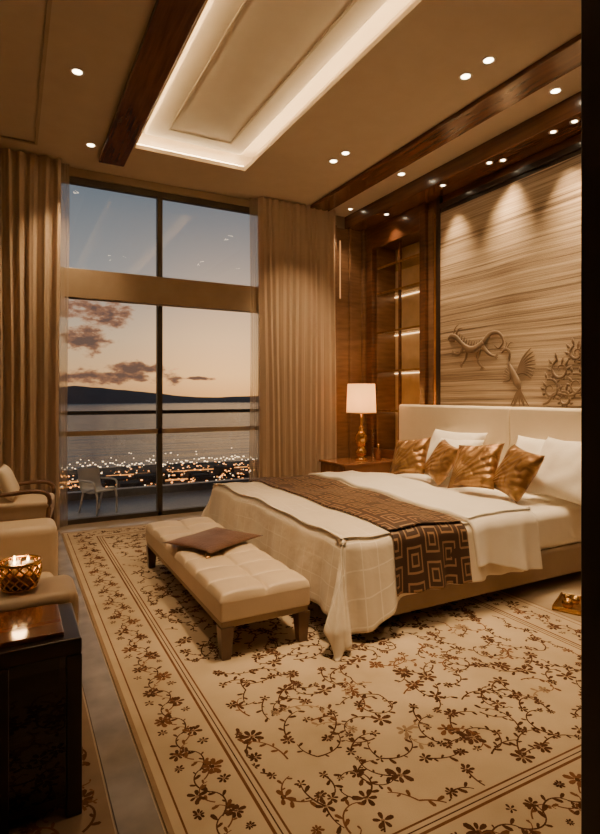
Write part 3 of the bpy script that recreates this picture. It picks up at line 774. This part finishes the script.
# ------------------------------------------------------------ downlights
def downlight(x, y, z, e, size=80, blend=.8, tgt=None, vis=True, rad=.040):
    r = root('recessed_downlight', (x, y, z))
    lathe('trim_ring', [(rad, -.001), (rad + .018, -.006), (rad + .02, 0)], (0, 0, 0), M['white'], r, 24)
    lathe('lens', [(0, -.002), (rad, -.002)], (0, 0, 0), M['lens'], r, 24)
    l = bpy.data.lights.new('spot', 'SPOT'); l.energy = e * 1.12; l.color = WARM; l.spot_size = math.radians(size); l.spot_blend = blend; l.shadow_soft_size = .05
    o = bpy.data.objects.new('spot', l); COL.objects.link(o); o.parent = r; o.location = (0, 0, -.02)
    if tgt:
        d = Vector(tgt) - Vector((x, y, z)); o.rotation_euler = d.to_track_quat('-Z', 'Y').to_euler()
downlight(.50, 5.05, H, 130, 65); downlight(.78, 6.46, H, 190, 75, .9, (.3, 6.95, 1.4))
downlight(3.52, 3.52, H, 230, 62, .8, (3.1, 3.6, .6)); downlight(3.52, 3.26, H, 170, 65, .8, (4.3, 3.4, .7))
downlight(3.40, 5.54, H, 250, 65, .9, (3.7, 6.95, 1.6)); downlight(3.41, 5.29, H, 150, 65)
downlight(4.36, 5.46, H, 170, 70, .8, (4.5, 5.0, .9)); downlight(4.42, 3.30, H, 170, 70, .8, (4.5, 3.5, .9))
for (x, y) in ((.50, 3.3), (3.3, 1.2), (1.9, 0.0)): downlight(x, y, H, 80, 80)
for (x, y) in ((3.3, .9), (-1.2, 3.3), (-1.2, 5.5)): downlight(x, y, H, 50, 80)  # out-of-view downlights added as weak fill
for (x, y) in ((4.72, 3.55), (4.72, 3.32), (4.72, 4.36), (4.80, 4.24), (4.72, 5.10)): downlight(x, y, 4.2, 135, 58, .95, (4.98, y, 2.7), rad=.026)
downlight(4.76, 6.3, 4.2, 35, 80, .7, (5.2, 6.35, 2), rad=.026)
downlight(4.5, 6.85, H, 60, 70, .7, rad=.026)
for (x, y, t, e) in ((1.8, 2.6, (1.6, 3.9, .4), 320), (2.1, 2.6, (2.5, 3.2, 0), 250), (1.9, 2.2, (1.9, 2.1, 0), 220)):  # unseen tray spots added to brighten bench, bed foot and rug
    downlight(x, y, H + .135, e, 52, .95, t)

# ------------------------------------------------------------ world: dusk sky
w = bpy.data.worlds.new('dusk_sky'); S.world = w; w.use_nodes = True
nt = w.node_tree; nt.nodes.clear()
out = nt.nodes.new('ShaderNodeOutputWorld'); bg = nt.nodes.new('ShaderNodeBackground')
tc = N(nt, 'ShaderNodeTexCoord'); sp = N(nt, 'ShaderNodeSeparateXYZ'); nt.links.new(tc.outputs['Generated'], sp.inputs[0])
sky = ramp(nt, sp.outputs[2], [(0, (.70, .33, .12)), (.035, (.92, .52, .23)), (.10, (.74, .52, .32)), (.19, (.36, .345, .33)), (.36, (.135, .168, .205)), (1, (.07, .09, .13))])
gd = Vector((.36, .93, .03)).normalized()
dt = N(nt, 'ShaderNodeVectorMath', operation='DOT_PRODUCT'); dt.inputs[1].default_value = gd; nt.links.new(tc.outputs['Generated'], dt.inputs[0])
glow = math_(nt, 'POWER', math_(nt, 'MAXIMUM', dt.outputs['Value'], 0), 70)
gm = N(nt, 'ShaderNodeMix', data_type='RGBA', blend_type='ADD'); nt.links.new(glow, gm.inputs[0]); nt.links.new(sky, gm.inputs[6]); gm.inputs[7].default_value = (.9, .40, .10, 1)
nz = N(nt, 'ShaderNodeTexNoise'); nz.inputs['Scale'].default_value = 26; nz.inputs['Detail'].default_value = 6; nz.inputs['Roughness'].default_value = .6
mp = N(nt, 'ShaderNodeMapping'); mp.inputs['Scale'].default_value = (1, 1, 2.2); nt.links.new(tc.outputs['Generated'], mp.inputs[0]); nt.links.new(mp.outputs[0], nz.inputs[0])
nsh = math_(nt, 'MULTIPLY', math_(nt, 'SUBTRACT', nz.outputs[0], .5), 4.2)
mask = None
for c, sc in (((.135, .981, .139), (.055, .06, .028)), ((.112, .989, .094), (.04, .05, .020)), ((.185, .983, .046), (.05, .06, .010)), ((.06, .99, .15), (.04, .05, .02)), ((.30, .95, .03), (.04, .05, .004)), ((.10, .99, .03), (.14, .1, .013))):
    s = N(nt, 'ShaderNodeVectorMath', operation='SUBTRACT'); s.inputs[1].default_value = c; nt.links.new(tc.outputs['Generated'], s.inputs[0])
    dv = N(nt, 'ShaderNodeVectorMath', operation='DIVIDE'); dv.inputs[1].default_value = sc; nt.links.new(s.outputs[0], dv.inputs[0])
    ln = N(nt, 'ShaderNodeVectorMath', operation='LENGTH'); nt.links.new(dv.outputs[0], ln.inputs[0])
    q = math_(nt, 'SUBTRACT', 1.0, ln.outputs['Value'])
    mask = q if mask is None else math_(nt, 'MAXIMUM', mask, q)
mk = math_(nt, 'ADD', mask, nsh)
mr = N(nt, 'ShaderNodeMapRange'); mr.inputs[1].default_value = -.1; mr.inputs[2].default_value = .8; nt.links.new(mk, mr.inputs[0])
ccol = ramp(nt, mr.outputs[0], [(0, (.72, .33, .13)), (.4, (.44, .18, .085)), (1, (.13, .073, .06))])
cm = N(nt, 'ShaderNodeMix', data_type='RGBA'); nt.links.new(math_(nt, 'MINIMUM', math_(nt, 'MULTIPLY', mr.outputs[0], 1.6), .95), cm.inputs[0]); nt.links.new(gm.outputs[2], cm.inputs[6]); nt.links.new(ccol, cm.inputs[7])
nt.links.new(cm.outputs[2], bg.inputs[0]); bg.inputs[1].default_value = 1.08
nt.links.new(bg.outputs[0], out.inputs[0])

# ------------------------------------------------------------ camera
cd = bpy.data.cameras.new('camera'); cam = bpy.data.objects.new('camera', cd); COL.objects.link(cam)
cam.location = (0, 0, 1.6); cam.rotation_euler = (pi / 2, 0, -math.radians(28))
cd.sensor_fit = 'HORIZONTAL'; cd.sensor_width = 36; cd.lens = 32.5; cd.shift_y = -.0367; cd.clip_end = 20000; cd.clip_start = .05
S.camera = cam
